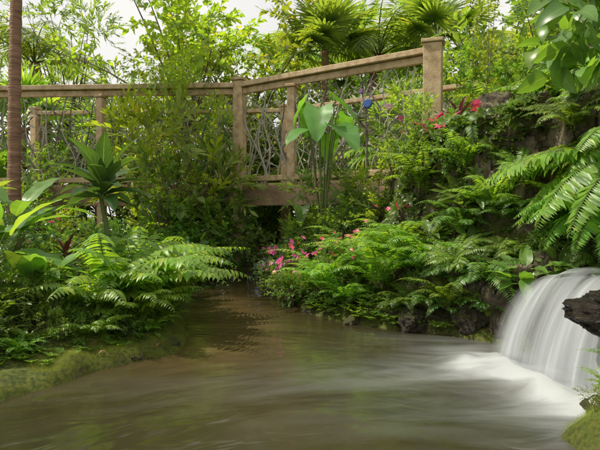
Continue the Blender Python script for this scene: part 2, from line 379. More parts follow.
# ---------------------------------------------------------------- water
def watermat():
    m, nt, nd, L = newmat('stream_water')
    at = N(nt, 'ShaderNodeAttribute', attribute_name='luv')
    fa = N(nt, 'ShaderNodeAttribute', attribute_name='foam')
    bp = N(nt, 'ShaderNodeAttribute', attribute_name='brown_patch')
    mp = N(nt, 'ShaderNodeMapping'); mp.inputs['Scale'].default_value = (.8, 2.6, 1); L.new(at.outputs['Vector'], mp.inputs[0])
    nz = N(nt, 'ShaderNodeTexNoise'); nz.inputs['Scale'].default_value = 1.7; nz.inputs['Detail'].default_value = 5; nz.inputs['Roughness'].default_value = .5; nz.inputs['Distortion'].default_value = 1.2
    L.new(mp.outputs[0], nz.inputs['Vector'])
    w = math_(nt, 'MULTIPLY_ADD', nz.outputs[0], 2.0, -.6)
    f = math_(nt, 'MULTIPLY', fa.outputs['Fac'], math_(nt, 'ADD', w, math_(nt, 'MULTIPLY', fa.outputs['Fac'], .45)))
    f.node.use_clamp = True
    tc = N(nt, 'ShaderNodeTexCoord')
    n2 = N(nt, 'ShaderNodeTexNoise'); n2.inputs['Scale'].default_value = .9; n2.inputs['Detail'].default_value = 2; L.new(tc.outputs['Object'], n2.inputs['Vector'])
    r = ramp(nt, [(.3, (.017, .018, .007)), (.7, (.042, .034, .014))]); L.new(n2.outputs[0], r.inputs[0])
    m0 = N(nt, 'ShaderNodeMix', data_type='RGBA'); L.new(math_(nt, 'MULTIPLY', bp.outputs['Fac'], math_(nt, 'MULTIPLY_ADD', nz.outputs[0], 1.6, .1)), m0.inputs[0]); L.new(r.outputs[0], m0.inputs[6]); m0.inputs[7].default_value = (.14, .092, .036, 1)
    mx = N(nt, 'ShaderNodeMix', data_type='RGBA'); L.new(f, mx.inputs[0]); L.new(m0.outputs[2], mx.inputs[6]); mx.inputs[7].default_value = (.37, .39, .40, 1)
    p = N(nt, 'ShaderNodeBsdfPrincipled'); L.new(mx.outputs[2], p.inputs['Base Color'])
    L.new(math_(nt, 'MULTIPLY_ADD', f, .6, .10), p.inputs['Roughness']); p.inputs['IOR'].default_value = 1.33
    p.inputs['Specular IOR Level'].default_value = .6
    b = N(nt, 'ShaderNodeBump'); b.inputs['Strength'].default_value = .4; b.inputs['Distance'].default_value = .02
    mp3 = N(nt, 'ShaderNodeMapping'); mp3.inputs['Scale'].default_value = (2.2, 3.4, 1); L.new(at.outputs['Vector'], mp3.inputs[0])
    n3 = N(nt, 'ShaderNodeTexNoise'); n3.inputs['Scale'].default_value = 1.8; n3.inputs['Detail'].default_value = 2; n3.inputs['Distortion'].default_value = .8; L.new(mp3.outputs[0], n3.inputs['Vector'])
    L.new(n3.outputs[0], b.inputs['Height']); L.new(b.outputs[0], p.inputs['Normal'])
    o = N(nt, 'ShaderNodeOutputMaterial'); L.new(p.outputs[0], o.inputs[0])
    return m
WATER = watermat()
wx = np.arange(-2.2, 2.2, .035); wy = np.concatenate([np.arange(-2.5, 1.2, .1), np.arange(1.2, 4.5, .03), np.arange(4.5, 11.2, .1)])
X, Y = np.meshgrid(wx, wy); X = X.ravel(); Y = Y.ravel()
f0 = np.array([1.02, 2.82]); f1 = np.array([1.28, 2.05]); ab = f1 - f0
t = np.clip(((X - f0[0]) * ab[0] + (Y - f0[1]) * ab[1]) / (ab @ ab), 0, 1)
ux = X - f0[0] - t * ab[0]; uy = Y - f0[1] - t * ab[1]; df = np.hypot(ux, uy)
foam = .85 * np.exp(-(df / .26) ** 1.4) + .5 * np.exp(-df / .42)
cl = np.clip(1 - X, 0, 3)
yc = 2.68 - .15 * cl ** 1.4
pl = np.exp(-((Y - yc) / (.17 + .12 * cl)) ** 2) * np.exp(-np.clip(.8 - X, 0, 9) / .6)
pl2 = np.exp(-((Y - (2.15 - .1 * cl)) / (.16 + .12 * cl)) ** 2) * np.exp(-np.clip(1.1 - X, 0, 9) / .5)
foam = (foam ** 2 + (.72 * pl) ** 2 + (.6 * pl2) ** 2) ** .5 + .018 * np.exp(-((Y - 2.3) / .5) ** 2)
foam = np.clip(foam, 0, 1.1)
brown_patch = np.exp(-((X + .62 + .1 * (Y - 3.5)) / .45) ** 2 - ((Y - 3.6) / 1.1) ** 2) * .65 + .3 * np.exp(-((X + .6) / .5) ** 2 - ((Y - 5.2) / 1.2) ** 2)  # soft warm brown patches mixed into the water colour left of centre
bul = .04 * np.exp(-(df / .16) ** 2) * (1 + .8 * vnoise(np.stack([X * 9, Y * 9, 0 * X], 1))) + .006 * vnoise(np.stack([X * 2.5, Y * 5, 0 * X + 3], 1))
fx = X + .15 * (Y - 2.5) ** 2; fy = Y - yc + .3 * vnoise(np.stack([X * .9, Y * .9, 0 * X], 1)) * .4
up = sm(3.2, 4.6, Y); FU = np.stack([fx * (1 - up) + Y * up, fy * (1 - up) + X * up], 1)
mb = MB(); mb.add(np.stack([X, Y, bul], 1), gridF(np.arange(X.size).reshape(len(wy), len(wx))), 0, FU)
me = mb.mesh('stream_water', [WATER])
for nm_, vv in (('foam', foam), ('brown_patch', brown_patch)):
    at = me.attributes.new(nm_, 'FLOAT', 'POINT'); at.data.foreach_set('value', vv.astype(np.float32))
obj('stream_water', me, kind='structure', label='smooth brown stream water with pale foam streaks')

def fallmat():
    m, nt, nd, L = newmat('silky_falling_water')
    at = N(nt, 'ShaderNodeAttribute', attribute_name='luv')
    def nzz(sx_, sy_, det):
        mp = N(nt, 'ShaderNodeMapping'); mp.inputs['Scale'].default_value = (sx_, sy_, 1); L.new(at.outputs['Vector'], mp.inputs[0])
        nz = N(nt, 'ShaderNodeTexNoise'); nz.inputs['Scale'].default_value = 1; nz.inputs['Detail'].default_value = det; nz.inputs['Roughness'].default_value = .5
        L.new(mp.outputs[0], nz.inputs['Vector']); return nz.outputs[0]
    v = math_(nt, 'ADD', math_(nt, 'MULTIPLY', nzz(6, .7, 2), .72), math_(nt, 'MULTIPLY', nzz(26, 1.0, 2), .28))
    sx = N(nt, 'ShaderNodeSeparateXYZ'); L.new(at.outputs['Vector'], sx.inputs[0])
    r = ramp(nt, [(.36, (.04,) * 3), (.50, (.42,) * 3), (.62, (1,) * 3)], 'EASE'); L.new(v, r.inputs[0])
    e = math_(nt, 'MULTIPLY', math_(nt, 'MINIMUM', sx.outputs[0], math_(nt, 'SUBTRACT', 1.0, sx.outputs[0])), 8); e.node.use_clamp = True
    al = math_(nt, 'ADD', r.outputs[0], math_(nt, 'MULTIPLY_ADD', sx.outputs[1], .48, -.22))
    al = math_(nt, 'MULTIPLY', al, e); al.node.use_clamp = True
    ft = math_(nt, 'MULTIPLY', math_(nt, 'SUBTRACT', 1.0, sx.outputs[1]), 12); ft.node.use_clamp = True
    al = math_(nt, 'MULTIPLY', math_(nt, 'MULTIPLY', al, ft), .86)
    d = N(nt, 'ShaderNodeBsdfPrincipled'); d.inputs['Base Color'].default_value = (.64, .68, .71, 1); d.inputs['Roughness'].default_value = .5
    tl = N(nt, 'ShaderNodeBsdfTranslucent'); tl.inputs[0].default_value = (.66, .70, .73, 1)
    m1 = N(nt, 'ShaderNodeMixShader'); m1.inputs[0].default_value = .45; L.new(d.outputs[0], m1.inputs[1]); L.new(tl.outputs[0], m1.inputs[2])
    tp = N(nt, 'ShaderNodeBsdfTransparent')
    ms = N(nt, 'ShaderNodeMixShader'); L.new(al, ms.inputs[0]); L.new(tp.outputs[0], ms.inputs[1]); L.new(m1.outputs[0], ms.inputs[2])
    o = N(nt, 'ShaderNodeOutputMaterial'); L.new(ms.outputs[0], o.inputs[0])
    return m
FALL = fallmat()
mb = MB()
for ly in range(2):
    ns, ntt = 110, 40
    s = np.linspace(0, 1, ns); tt = np.linspace(0, 1, ntt)
    Sg, Tg = np.meshgrid(s, tt); Sf = Sg.ravel(); Tf = Tg.ravel()
    lip = LIP0[None] * (1 - Sf[:, None]) + LIP1[None] * Sf[:, None]
    wob = vnoise(np.stack([Sf * 5 + ly * 7, 0 * Sf, 0 * Sf], 1)); wob2 = vnoise(np.stack([Sf * 20 + ly * 7, Tf * 1.2, 0 * Sf], 1))
    reach = .28 + .12 * wob + .07 * ly + .06 * Sf
    flat = .35
    q = np.clip((Tf - flat) / (1 - flat), 0, 1)
    out = np.where(Tf < flat, (Tf - flat) / flat * .4, reach * (1 - (1 - q) ** 1.5))
    z0 = .475 + .06 * wob - .012 * ly
    z = z0 - (z0 + .03) * q ** 1.7
    out = out + .010 * wob2 * q
    sp = (Sf - .5) * .16 * q
    al = nrm(LIP1 - LIP0)
    P = np.stack([lip[:, 0] + FD[0] * out + al[0] * sp, lip[:, 1] + FD[1] * out + al[1] * sp, z], 1)
    mb.add(P, gridF(np.arange(ns * ntt).reshape(ntt, ns)), 0, np.stack([Sf * .999, Tf], 1))
obj('waterfall', mb.mesh('waterfall', [FALL]), kind='structure', label='silky white waterfall spilling over a dark rock ledge')
mb = MB(); al = nrm(LIP1 - LIP0); q = []
for u in np.linspace(.1, 3.2, 20):
    for v in np.linspace(-.5, .5, 9): q.append((1.52 - FD[0] * u + al[0] * v, 2.66 - FD[1] * u + al[1] * v, .455 + .006 * R.normal()))
mb.add(q, gridF(np.arange(180).reshape(20, 9)), 0)
obj('upper_stream_water', mb.mesh('upper_stream', [WATER]), kind='structure', label='shallow stream water feeding the waterfall')

# ---------------------------------------------------------------- rocks
import bmesh
def rockmesh(name, seed, mat, sub=5, amp=.5):
    bm = bmesh.new(); bmesh.ops.create_icosphere(bm, subdivisions=sub, radius=1)
    V = np.array([v.co[:] for v in bm.verts]); n = nrm(V)
    Rr = np.random.default_rng(seed); r = np.ones(len(V))
    for c in nrm(Rr.normal(size=(12, 3))):
        dd = n @ c; r = np.where(dd > .3, np.minimum(r, Rr.uniform(.55, .9) / np.maximum(dd, .3)), r)
    r = r + amp * .3 * fbm(n * 1.6 + seed, 5) + amp * .16 * (1 - 2 * np.abs(vnoise(n * 5 + seed))) + .03 * fbm(n * 11 + seed, 3)
    for v, p in zip(bm.verts, n * r[:, None]): v.co = p
    me = bpy.data.meshes.new(name); bm.to_mesh(me); bm.free()
    for f in me.polygons: f.use_smooth = True
    me.materials.append(mat); return me
RK = [rockmesh('rock', i, ROCK) for i in range(3)] + [rockmesh('rock', 5, ROCKM)]
RKW = [rockmesh('rock', 20 + i, ROCKW, 5) for i in range(2)]
RKC = [rockmesh('rock', 30 + i, CRAG, 5, .6) for i in range(2)]
def rock(k, loc, s, rot=(0, 0, 0), wet=False, label='dark brown mossy rock on the stream bank', group='rocks along the stream banks', me=None):
    obj('rock', me or (RKW if wet else RK)[k], loc, sc=s, rot=rot, label=label, cat='rock', group=group)
rock(0, (1.52, 2.72, .12), (.24, .46, .36), (0, 0, .4), True, 'wet black rock under the waterfall', None)
rock(1, (1.46, 3.22, .25), (.24, .24, .34), (.2, .1, 1), False, 'dark rock beside the waterfall lip', None)
rock(1, (1.39, 2.22, .365), (.28, .15, .11), (.1, .15, .3), True, 'jutting wet black rock beside the waterfall', None)
rock(2, (1.72, 2.1, .15), (.3, .3, .28), (.1, .0, 1.3), False, 'mossy boulder on the stream bank', None)
for i, (x, y, z, a, b, c) in enumerate([(1.15, 3.5, .1, .2, .12, .16), (.8, 3.66, .04, .2, .12, .12), (1.7, 3.42, .5, .26, .2, .2)]):
    rock(i % 4, (x, y, z), (a, b, c), (R.uniform(-.4, .4), R.uniform(-.4, .4), R.uniform(0, 6)), False, 'rough brown rock in the planted rock slope', 'rocks in the slope above the waterfall')
for i, (x, y, z, a, b, c) in enumerate([(1.46, 3.86, 1.30, .20, .17, .16), (1.82, 3.68, 1.32, .24, .18, .18), (1.62, 3.6, 1.02, .2, .15, .15), (1.75, 4.45, 1.65, .3, .25, .25), (2.2, 3.6, 1.35, .26, .2, .2)]):
    rock(0, (x, y, z), (a, b, c), (R.uniform(-.4, .4), R.uniform(-.4, .4), R.uniform(0, 6)), False, 'pitted tan boulder on top of the rock slope', 'rocks in the slope above the waterfall', RKC[i % 2])
for i, (x, y, s) in enumerate([(-1.38, 2.3, .08), (-1.17, 2.58, .08), (-.92, 2.88, .08), (-.80, 3.12, .08), (-1.5, 2.05, .1), (-.88, 3.5, .09), (-1.05, 4.2, .12), (-1.3, 4.8, .15), (.15, 4.25, .11), (.42, 3.85, .09), (-.05, 4.7, .12), (-.2, 5.5, .14), (1.22, 2.08, .09), (-1.5, 5.6, .2), (-.35, 6.6, .2)]):
    rock((i * 3) % 4, (x, y, .0), (s * 1.4, s, s * .7), (R.uniform(-.2, .2), R.uniform(-.2, .2), R.uniform(0, 6)))

# ---------------------------------------------------------------- moss & ground cover (uncountable)
tb = MB()
for k in range(6):
    place(tb, leaf_t('lance', 1, .3, .2, .1), [(0, 0, 0)], (cos(k * 1.05) * .8, sin(k * 1.05) * .8, .9), (0, 0, 1), 1)
TUFT = (np.concatenate(tb.V), np.concatenate(tb.F), np.concatenate(tb.U))
def moss_field(nm, cnt, xr, yr, dmax, size, mat, label, thr=-.25, T=TUFT, zo=0, dmin=-.03):
    x = R.uniform(*xr, cnt); y = R.uniform(*yr, cnt); d = sdist(x, y)
    n = fbm(np.stack([x * 3, y * 3, 0 * x], 1), 3)
    k = (d > dmin) & (d < dmax * (1 + .6 * n)) & (n > thr); x = x[k]; y = y[k]; z = gh(x, y)
    mb = MB(); D = np.stack([R.normal(size=len(x)) * .8, R.normal(size=len(x)) * .8, 0 * x], 1)
    D[:, :2] += 1e-3
    place(mb, T, np.stack([x, y, z + zo], 1), D, np.array([0, 0, 1.]) + R.normal(size=(len(x), 3)) * .25, size * R.uniform(.5, 1.3, len(x)))
    obj(nm, mb.mesh(nm, [mat]), kind='stuff', label=label, cat='moss' if 'moss' in nm else 'ground cover')
moss_field('moss', 90000, (-2.0, -.6), (1.8, 3.8), .24, .026, G_MOSS, 'yellow-green moss along the water edge', -.8)
moss_field('moss', 24000, (.8, 1.7), (1.4, 2.3), .5, .020, G_MOSS, 'bright moss on the bank below the waterfall', -.8)
CV = MB()
for k in range(6):
    place(CV, LO[k % 2], [(0, 0, .2)], (cos(k * 1.1), sin(k * 1.1), R.uniform(.1, .9)), (0, 0, 1), .6)
CVT = (np.concatenate(CV.V), np.concatenate(CV.F), np.concatenate(CV.U))
moss_field('ground_cover', 9000, (-4, -.7), (2.3, 7), 3.0, .065, G_MID, 'low leafy green ground cover', -.45, CVT, 0, .10)
moss_field('ground_cover', 8000, (0, 3.5), (3.4, 7), 3.0, .085, G_MID, 'low leafy green ground cover on the rocky bank', -.1, CVT, .05)
moss_field('fallen_leaves', 900, (-3, 3), (1.8, 6), 1.2, .045, G_DRY, 'brown fallen leaves on the soil', -1, LO[1], .01, .02)
k = R.integers(0, len(RS), 9000); q = RS[k]; nn = fbm(q * 2.2 + 5, 2); q = q[(nn > .0 + .35 * (q[:, 2] > .95)) & (q[:, 2] > .1)]
mb = MB(); D = np.stack([R.normal(size=len(q)), -np.abs(R.normal(size=len(q))) - .2, R.normal(size=len(q)) * .5 - .2], 1)
place(mb, CVT, q, D, np.array([-.3, -.7, .7]) + R.normal(size=(len(q), 3)) * .3, .085 * R.uniform(.4, 1.5, len(q)))
obj('creeping_plants', mb.mesh('creeping_plants', [G_MID]), kind='stuff', label='small creeping plants covering the rock slope', cat='ground cover')

# ---------------------------------------------------------------- plant prototypes
def lumps_rand(n, w, h, r):
    return [((R.uniform(-w, w), R.uniform(-w, w), R.uniform(r * .6, h - r * .4)), (r * R.uniform(.7, 1.2),) * 2 + (r * R.uniform(.6, 1),)) for _ in range(n)]
F_SWORD = [fern('sword_fern', 17, .66, .08, 36) for _ in range(2)]
F_DARK = [fern('dark_fern', 15, .5, .08, 28, mat=G_FERND, e1=(-80, -40)) for _ in range(2)]
F_WIDE = [fern('broad_fern', 13, .9, .13, 22, (50, 80), (-45, -10), PINW, G_FERN, (-110, 110), .35, .3, .004) for _ in range(2)]
B_MID = [bush('shrub', lumps_rand(6, .25, .65, .2), 120, .17, SP_O, G_MID) for _ in range(2)]
B_DENSE = [bush('shrub', lumps_rand(6, .22, .5, .17), 130, .14, SP_D, m) for m in (G_MID, G_YEL)]
B_LANCE = [bush('shrub', lumps_rand(7, .28, .85, .2), 150, .17, SP_L, m) for m in (G_YEL, G_MID)]
B_DARK = [bush('shrub', lumps_rand(5, .3, .7, .25), 110, .2, SP_O, G_DARK) for _ in range(2)]
B_BIG = [bush('broadleaf_shrub', lumps_rand(5, .3, .9, .28), 60, .28, SP_B, m) for m in (G_BIG,)]
def rosette(name, n, L, w, e, shape='lance', curve=(.4, 1.2), mat=G_DRAC, stem=0., n2=9):
    mb = MB()
    if stem:
        t = np.linspace(0, 1, 7); tube(mb, np.stack([.04 * np.sin(t * 4), .03 * t, t * stem], 1), .018 * (1.2 - .3 * t), 1, 6)
    for i in range(n):
        a = i * 2.4 + R.uniform(-.2, .2); f = i / n; el = radians(e[0] + (e[1] - e[0]) * f + R.uniform(-8, 8))
        T = leaf_t(shape, n2, w, R.uniform(*curve), .35, .012, 2)
        place(mb, T, [(0.01 * cos(a), .01 * sin(a), stem * (1 - .12 * (1 - f)))], (cos(a) * cos(el), sin(a) * cos(el), sin(el)), (0, 0, 1) if el < 1.3 else (-cos(a), -sin(a), .3), L * R.uniform(.75, 1.1))
    return mb.mesh(name, [mat, STEM])
DRAC = rosette('dracaena', 24, .42, .32, (-5, 78), mat=G_DRAC, stem=.85)
BROM = rosette('bromeliad', 22, .33, .13, (10, 80), 'strap', mat=G_MID)
CORD = rosette('cordyline', 14, .2, .2, (0, 80), mat=G_REDL, stem=.4)
def petiole_plant(name, n, H, L, w, shape, mat, tilt=(.2, .6), drop=(-70, -10), spread=.9, wave=.02, curve=(.3, .8), pr=.011, hr=(.55, 1)):
    mb = MB()
    for i in range(n):
        a = i * 2.4 + R.uniform(-.4, .4); h = H * R.uniform(*hr); rr = R.uniform(*tilt) * h * spread; t = np.linspace(0, 1, 9)
        P = np.stack([cos(a) * rr * t ** 1.6, sin(a) * rr * t ** 1.6, h * (t - .12 * t ** 3)], 1); tube(mb, P, pr * H * (1.5 - t), 1, 5)
        el = radians(R.uniform(*drop)); T = leaf_t(shape, 11, w, R.uniform(*curve), .22, wave, 3)
        place(mb, T, [P[-1]], (cos(a) * cos(el), sin(a) * cos(el), sin(el)), (0, 0, 1) if abs(el) < 1.2 else (cos(a), sin(a), .2), L * R.uniform(.75, 1.1))
    return mb.mesh(name, [mat, STEM])
EAR = petiole_plant('elephant_ear', 8, 2.1, .40, .82, 'heart', G_EAR, (.06, .17), (-58, -15), pr=.005, hr=(.74, 1))
EAR2 = petiole_plant('elephant_ear', 7, 1.1, .30, .78, 'heart', G_EAR, (.1, .3), (-60, -10), pr=.008)
CALA = petiole_plant('calathea', 16, .4, .42, .42, 'ovate', G_BIG, (.1, .5), (-5, 60))
SPATH = petiole_plant('peace_lily', 20, .28, .24, .36, 'ovate', G_MID, (.2, .7), (-10, 50))
HELI = petiole_plant('heliconia', 12, .85, .6, .3, 'oblong', G_BIG, (.1, .3), (10, 70), wave=.012, curve=(.5, 1.2))
def palm(name, TH, nf, L, pl, mat, lean=.1, r=.14, np_=40):
    tb = MB(); t = np.linspace(0, 1, 60); rr = r * (1.1 - .35 * t) * (1 + .07 * np.sin(t * TH * 40) + .03 * R.normal(size=60))
    tube(tb, np.stack([lean * t ** 2 * TH, 0 * t, t * TH], 1), rr, 0, 12); cb = MB(); top = (lean * TH, 0, TH)
    for i in range(nf):
        frond(cb, top, i * 2.4, L * R.uniform(.8, 1.1), radians(R.uniform(20, 85)), radians(R.uniform(-75, -20)), np_, pl, PINP, 0, 1, .5, .55, .018, R.uniform(-.2, .2), t0=.15)
    return tb.mesh('palm_trunk', [PALMB]), cb.mesh('palm_crown', [mat, STEM])
PALMS = [palm('palm', 3.2, 16, 1.7, .5, G_BG), palm('palm', 5.2, 18, 2.0, .65, G_MID, .03, .07)]
def fan_palm(TH, nf, fl):
    tb = MB(); t = np.linspace(0, 1, 30); tube(tb, np.stack([.1 * t ** 2, 0 * t, t * TH], 1), .09 * (1.1 - .3 * t) * (1 + .1 * np.sin(t * TH * 45)), 0, 10)
    cb = MB(); T = leaf_t('strap', 4, .09, .7, .5)
    for i in range(nf):
        a = i * 2.4; el = radians(R.uniform(-25, 75)); d = np.array([cos(a) * cos(el), sin(a) * cos(el), sin(el)]); L = R.uniform(.5, .8)
        q = np.linspace(0, 1, 6)[:, None]; P = np.array([.1, 0, TH]) + d * q * L + np.array([0, 0, -.12]) * q ** 2; tube(cb, P, .010, 1, 4)
        sdv = nrm(np.cross(d, [0, 0, 1])); nn = np.cross(sdv, d)
        an = np.linspace(-2.3, 2.3, 26)
        D = np.cos(an)[:, None] * d + np.sin(an)[:, None] * sdv - nn * .15
        place(cb, T, np.repeat(P[-1:], 26, 0), D, nn + R.normal(size=(26, 3)) * .1, fl * R.uniform(.85, 1.05, 26) * (1 - .08 * np.abs(an)), 0)
    return tb.mesh('palm_trunk', [PALMB]), cb.mesh('palm_crown', [G_BG, STEM])
FAN = [fan_palm(1.5, 18, .55), fan_palm(3.4, 20, .65)]
def tree(H, crown_r, ns, sl, sprays, mat, nl=9, asp=1., r=.07, lo=.5, sp=1.):
    L = [((R.normal() * crown_r * .6 * sp, R.normal() * crown_r * .5 * sp, H * R.uniform(lo, 1)), (crown_r * R.uniform(.22, .42),) * 2 + (crown_r * R.uniform(.16, .3) * asp,)) for _ in range(nl)]
    tb, cr = bush('tree_crown', L, ns, sl, sprays, mat, base=(0, 0, H * .38), stemr=r * .33, split=True, hollow=.1, nst=2)
    t = np.linspace(0, 1, 12); tube(tb, np.stack([.05 * np.sin(t * 5), .04 * np.sin(t * 4), t * H * .42], 1), r * (1.3 - .5 * t) + .05 * r * np.sin(t * 40), 0, 9)
    return tb.mesh('tree_trunk', [BARK]), cr
TREES = [tree(5.0, 1.4, 600, .36, SP_O, G_YEL, 17, lo=.3), tree(5.2, 1.6, 380, .40, SP_L, G_BG, 14), tree(6.0, 1.9, 400, .45, SP_O, G_BG, 14), tree(2.9, 1.3, 400, .38, SP_D, G_MID, 12, lo=.2), tree(2.8, 1.2, 320, .42, SP_O, G_BG, 12, lo=.2)]

def put(name, me, x, y, z=None, sc=1., rz=None, label='', cat='plant', group=None, rot=None, dz=-.02):
    z = g1(x, y) if z is None else z
    return obj(name, me, (x, y, z + dz), R.uniform(0, 6.28) if rz is None else rz, sc, label=label, cat=cat, group=group, rot=rot)
def put2(name, pair, x, y, sc, rz, label, cat, parts, z=None):
    e = obj(name, None, (x, y, (g1(x, y) if z is None else z) - .03), rz, sc, label=label, cat=cat)
    e.empty_display_size = .2
    for n, me in zip(parts, pair): obj(n, me, parent=e)
    return e

# ---------------------------------------------------------------- left bank plants
put('dracaena', DRAC, -1.42, 3.75, None, 1.0, .3, 'dark broad-leaved dracaena rosette on a thin stem')
put('calathea', CALA, -1.62, 3.15, None, .9, 1.2, 'large glossy green leaves rising from the bank')
put('calathea', CALA, -2.0, 3.35, None, 1.2, 3.0, 'large upright oval leaves on the bank')
put('heliconia', HELI, -2.15, 3.9, None, .8, .5, 'tall plant with long upright paddle leaves')
put('heliconia', HELI, -3.0, 4.6, None, .95, 2.5, 'tall plant with long upright paddle leaves')
put('cordyline', CORD, -1.62, 3.6, None, .9, 0, 'reddish cordyline among green leaves')
put('bromeliad', BROM, -1.2, 3.9, None, 1., 0, 'strap-leaved rosette plant on the bank')
for x, y, s, rz, k in [(-1.12, 3.4, 1.0, -.1, 0), (-1.05, 3.75, 1.1, .2, 1), (-1.25, 3.2, .8, -.9, 1), (-1.3, 4.1, 1.1, .3, 0), (-1.03, 3.2, .6, -.5, 0), (-1.35, 4.7, .9, 0, 1), (-1.3, 3.5, 1.1, .4, 0)]:
    put('broad_fern', F_WIDE[k], x, y, g1(x, y) + .04, s, rz, 'broad-leaflet fern arching over the water', 'fern', 'ferns on the bank beside the pool')
for x, y, s, m in [(-1.6, 2.68, .55, SPATH), (-1.45, 2.95, .5, B_DENSE[1]), (-1.75, 2.55, .6, B_MID[0]), (-1.3, 3.05, .4, B_DENSE[0]), (-1.18, 3.05, .3, B_DENSE[1]), (-1.85, 2.85, .7, B_LANCE[1]), (-1.95, 2.6, .8, SPATH),
                   (-1.05, 3.2, .3, B_DENSE[0]), (-1.6, 3.0, .5, B_MID[1]), (-1.72, 2.4, .4, SPATH), (-2.2, 3.0, .9, B_MID[1]), (-.98, 3.35, .3, SPATH), (-1.48, 2.75, .35, SPATH), (-1.35, 2.88, .3, B_DENSE[1])]:
    put('shrub' if m not in (SPATH,) else 'peace_lily', m, x, y, None, s, None, 'low leafy green plant on the mossy bank', 'plant', 'low plants on the mossy bank')
ED = [(-1.42, 2.38, .2), (-1.3, 2.52, .2), (-1.18, 2.68, .2), (-1.05, 2.82, .16), (-.93, 2.98, .12), (-.87, 3.12, .08), (-.86, 3.3, .06), (-.88, 3.5, .05), (-.92, 3.7, .05), (-.97, 3.95, .05), (-1.02, 4.2, .05), (-1.1, 4.5, .05), (-1.22, 4.8, .05)]
for i, (x, y, o_) in enumerate(ED):
    me, s, nm = [(SPATH, .34, 'peace_lily'), (F_SWORD[0], .32, 'fern'), (B_DENSE[0], .26, 'shrub'), (F_WIDE[1], .30, 'fern'), (B_MID[0], .24, 'shrub'), (F_SWORD[1], .36, 'fern')][i % 6]
    put(nm, me, x - o_ * .7, y + o_ * .6, None, s * (1 + .12 * i * .3), -.4 if me is F_WIDE[1] else None, 'small green plant hanging over the water edge', 'plant', 'small plants along the water edge')
for x, y, s, m in [(-1.4, 4.9, .65, B_MID[0]), (-1.15, 4.5, .5, B_MID[1]), (-1.6, 5.2, .55, B_LANCE[1]), (-1.9, 4.5, .6, B_MID[0]), (-2.2, 5.2, .6, B_MID[1]), (-2.9, 5.4, .6, B_DARK[1]), (-3.4, 5.0, .8, B_BIG[0]), (-1.4, 5.6, .75, B_DENSE[0]),
                   (-1.5, 6.0, .8, B_MID[0]), (-1.4, 6.5, 1.5, B_DENSE[0]), (-2.3, 6.2, .55, B_DARK[0]), (-3.0, 6.4, .55, B_MID[0]), (-3.8, 6.2, .8, B_DARK[0]), (-2.6, 4.2, .7, B_DARK[1]), (-2.6, 3.6, .75, B_BIG[0]), (-4.2, 5.6, 1.1, B_MID[1]), (-1.7, 4.3, .6, B_DENSE[1]),
                   (-1.35, 6.3, 1.3, B_MID[1]), (-1.35, 6.75, 1.5, B_MID[0]), (-1.9, 5.8, .6, B_LANCE[1]), (-1.6, 6.75, 2.1, B_LANCE[0]), (-1.8, 6.7, 1.8, B_MID[1]), (-2.6, 5.9, .55, B_LANCE[0]), (-1.3, 5.2, .6, B_DENSE[1]), (-2.3, 6.65, .7, B_DENSE[1]), (-1.1, 5.9, .5, B_DARK[0]), (-1.1, 6.6, .8, B_MID[1]), (-3.4, 6.8, 1.3, B_LANCE[1])]:
    put('shrub', m, x, y, None, s, None, 'dense green shrub on the stream bank', 'shrub', 'shrubs on the bank before the bridge')
# ---------------------------------------------------------------- middle & right bank plants
for x, y, s, k, dk, dz in [(.20, 4.2, 1.0, 0, 0, .12), (.60, 3.95, 1.15, 1, 0, .16), (.92, 3.85, 1.1, 0, 0, .22), (.02, 4.6, .75, 1, 0, .06), (.45, 4.5, 1.0, 0, 0, .2), (1.15, 3.75, .9, 1, 1, .25), (1.3, 3.45, .6, 0, 1, .1), (1.05, 3.58, .6, 1, 1, .05), (1.5, 3.42, .6, 0, 1, .2), (1.0, 4.2, 1., 1, 0, .15), (1.45, 4.0, .7, 0, 1, .05), (1.9, 3.7, .7, 1, 1, .0), (.8, 3.75, .6, 0, 0, .03),
                           (1.35, 3.62, .8, 1, 0, .2), (1.7, 3.6, .6, 0, 1, .0), (1.25, 3.9, .8, 0, 0, .15), (1.55, 3.3, .5, 1, 1, .1), (.35, 4.05, .7, 1, 0, .02), (2.1, 3.4, .8, 0, 1, .1), (1.9, 3.3, .6, 1, 0, .1), (.75, 4.1, 1.0, 0, 0, .2),
                           (1.0, 3.52, .7, 1, 0, .12), (1.22, 3.36, .55, 0, 1, .1), (1.32, 3.3, .5, 1, 0, .12), (.72, 3.72, .6, 1, 1, .08), (1.15, 3.55, .8, 0, 1, .28), (.9, 3.62, .6, 0, 1, .1), (1.42, 3.5, .7, 1, 1, .2), (1.65, 3.35, .6, 0, 0, .2)]:
    put('fern', (F_DARK if dk else F_SWORD)[k], x, y, g1(x, y) + dz, s, None, 'shaded dark fern among the rocks' if dk else 'bright green sword fern with arching fronds', 'fern', 'ferns on the rocky bank')
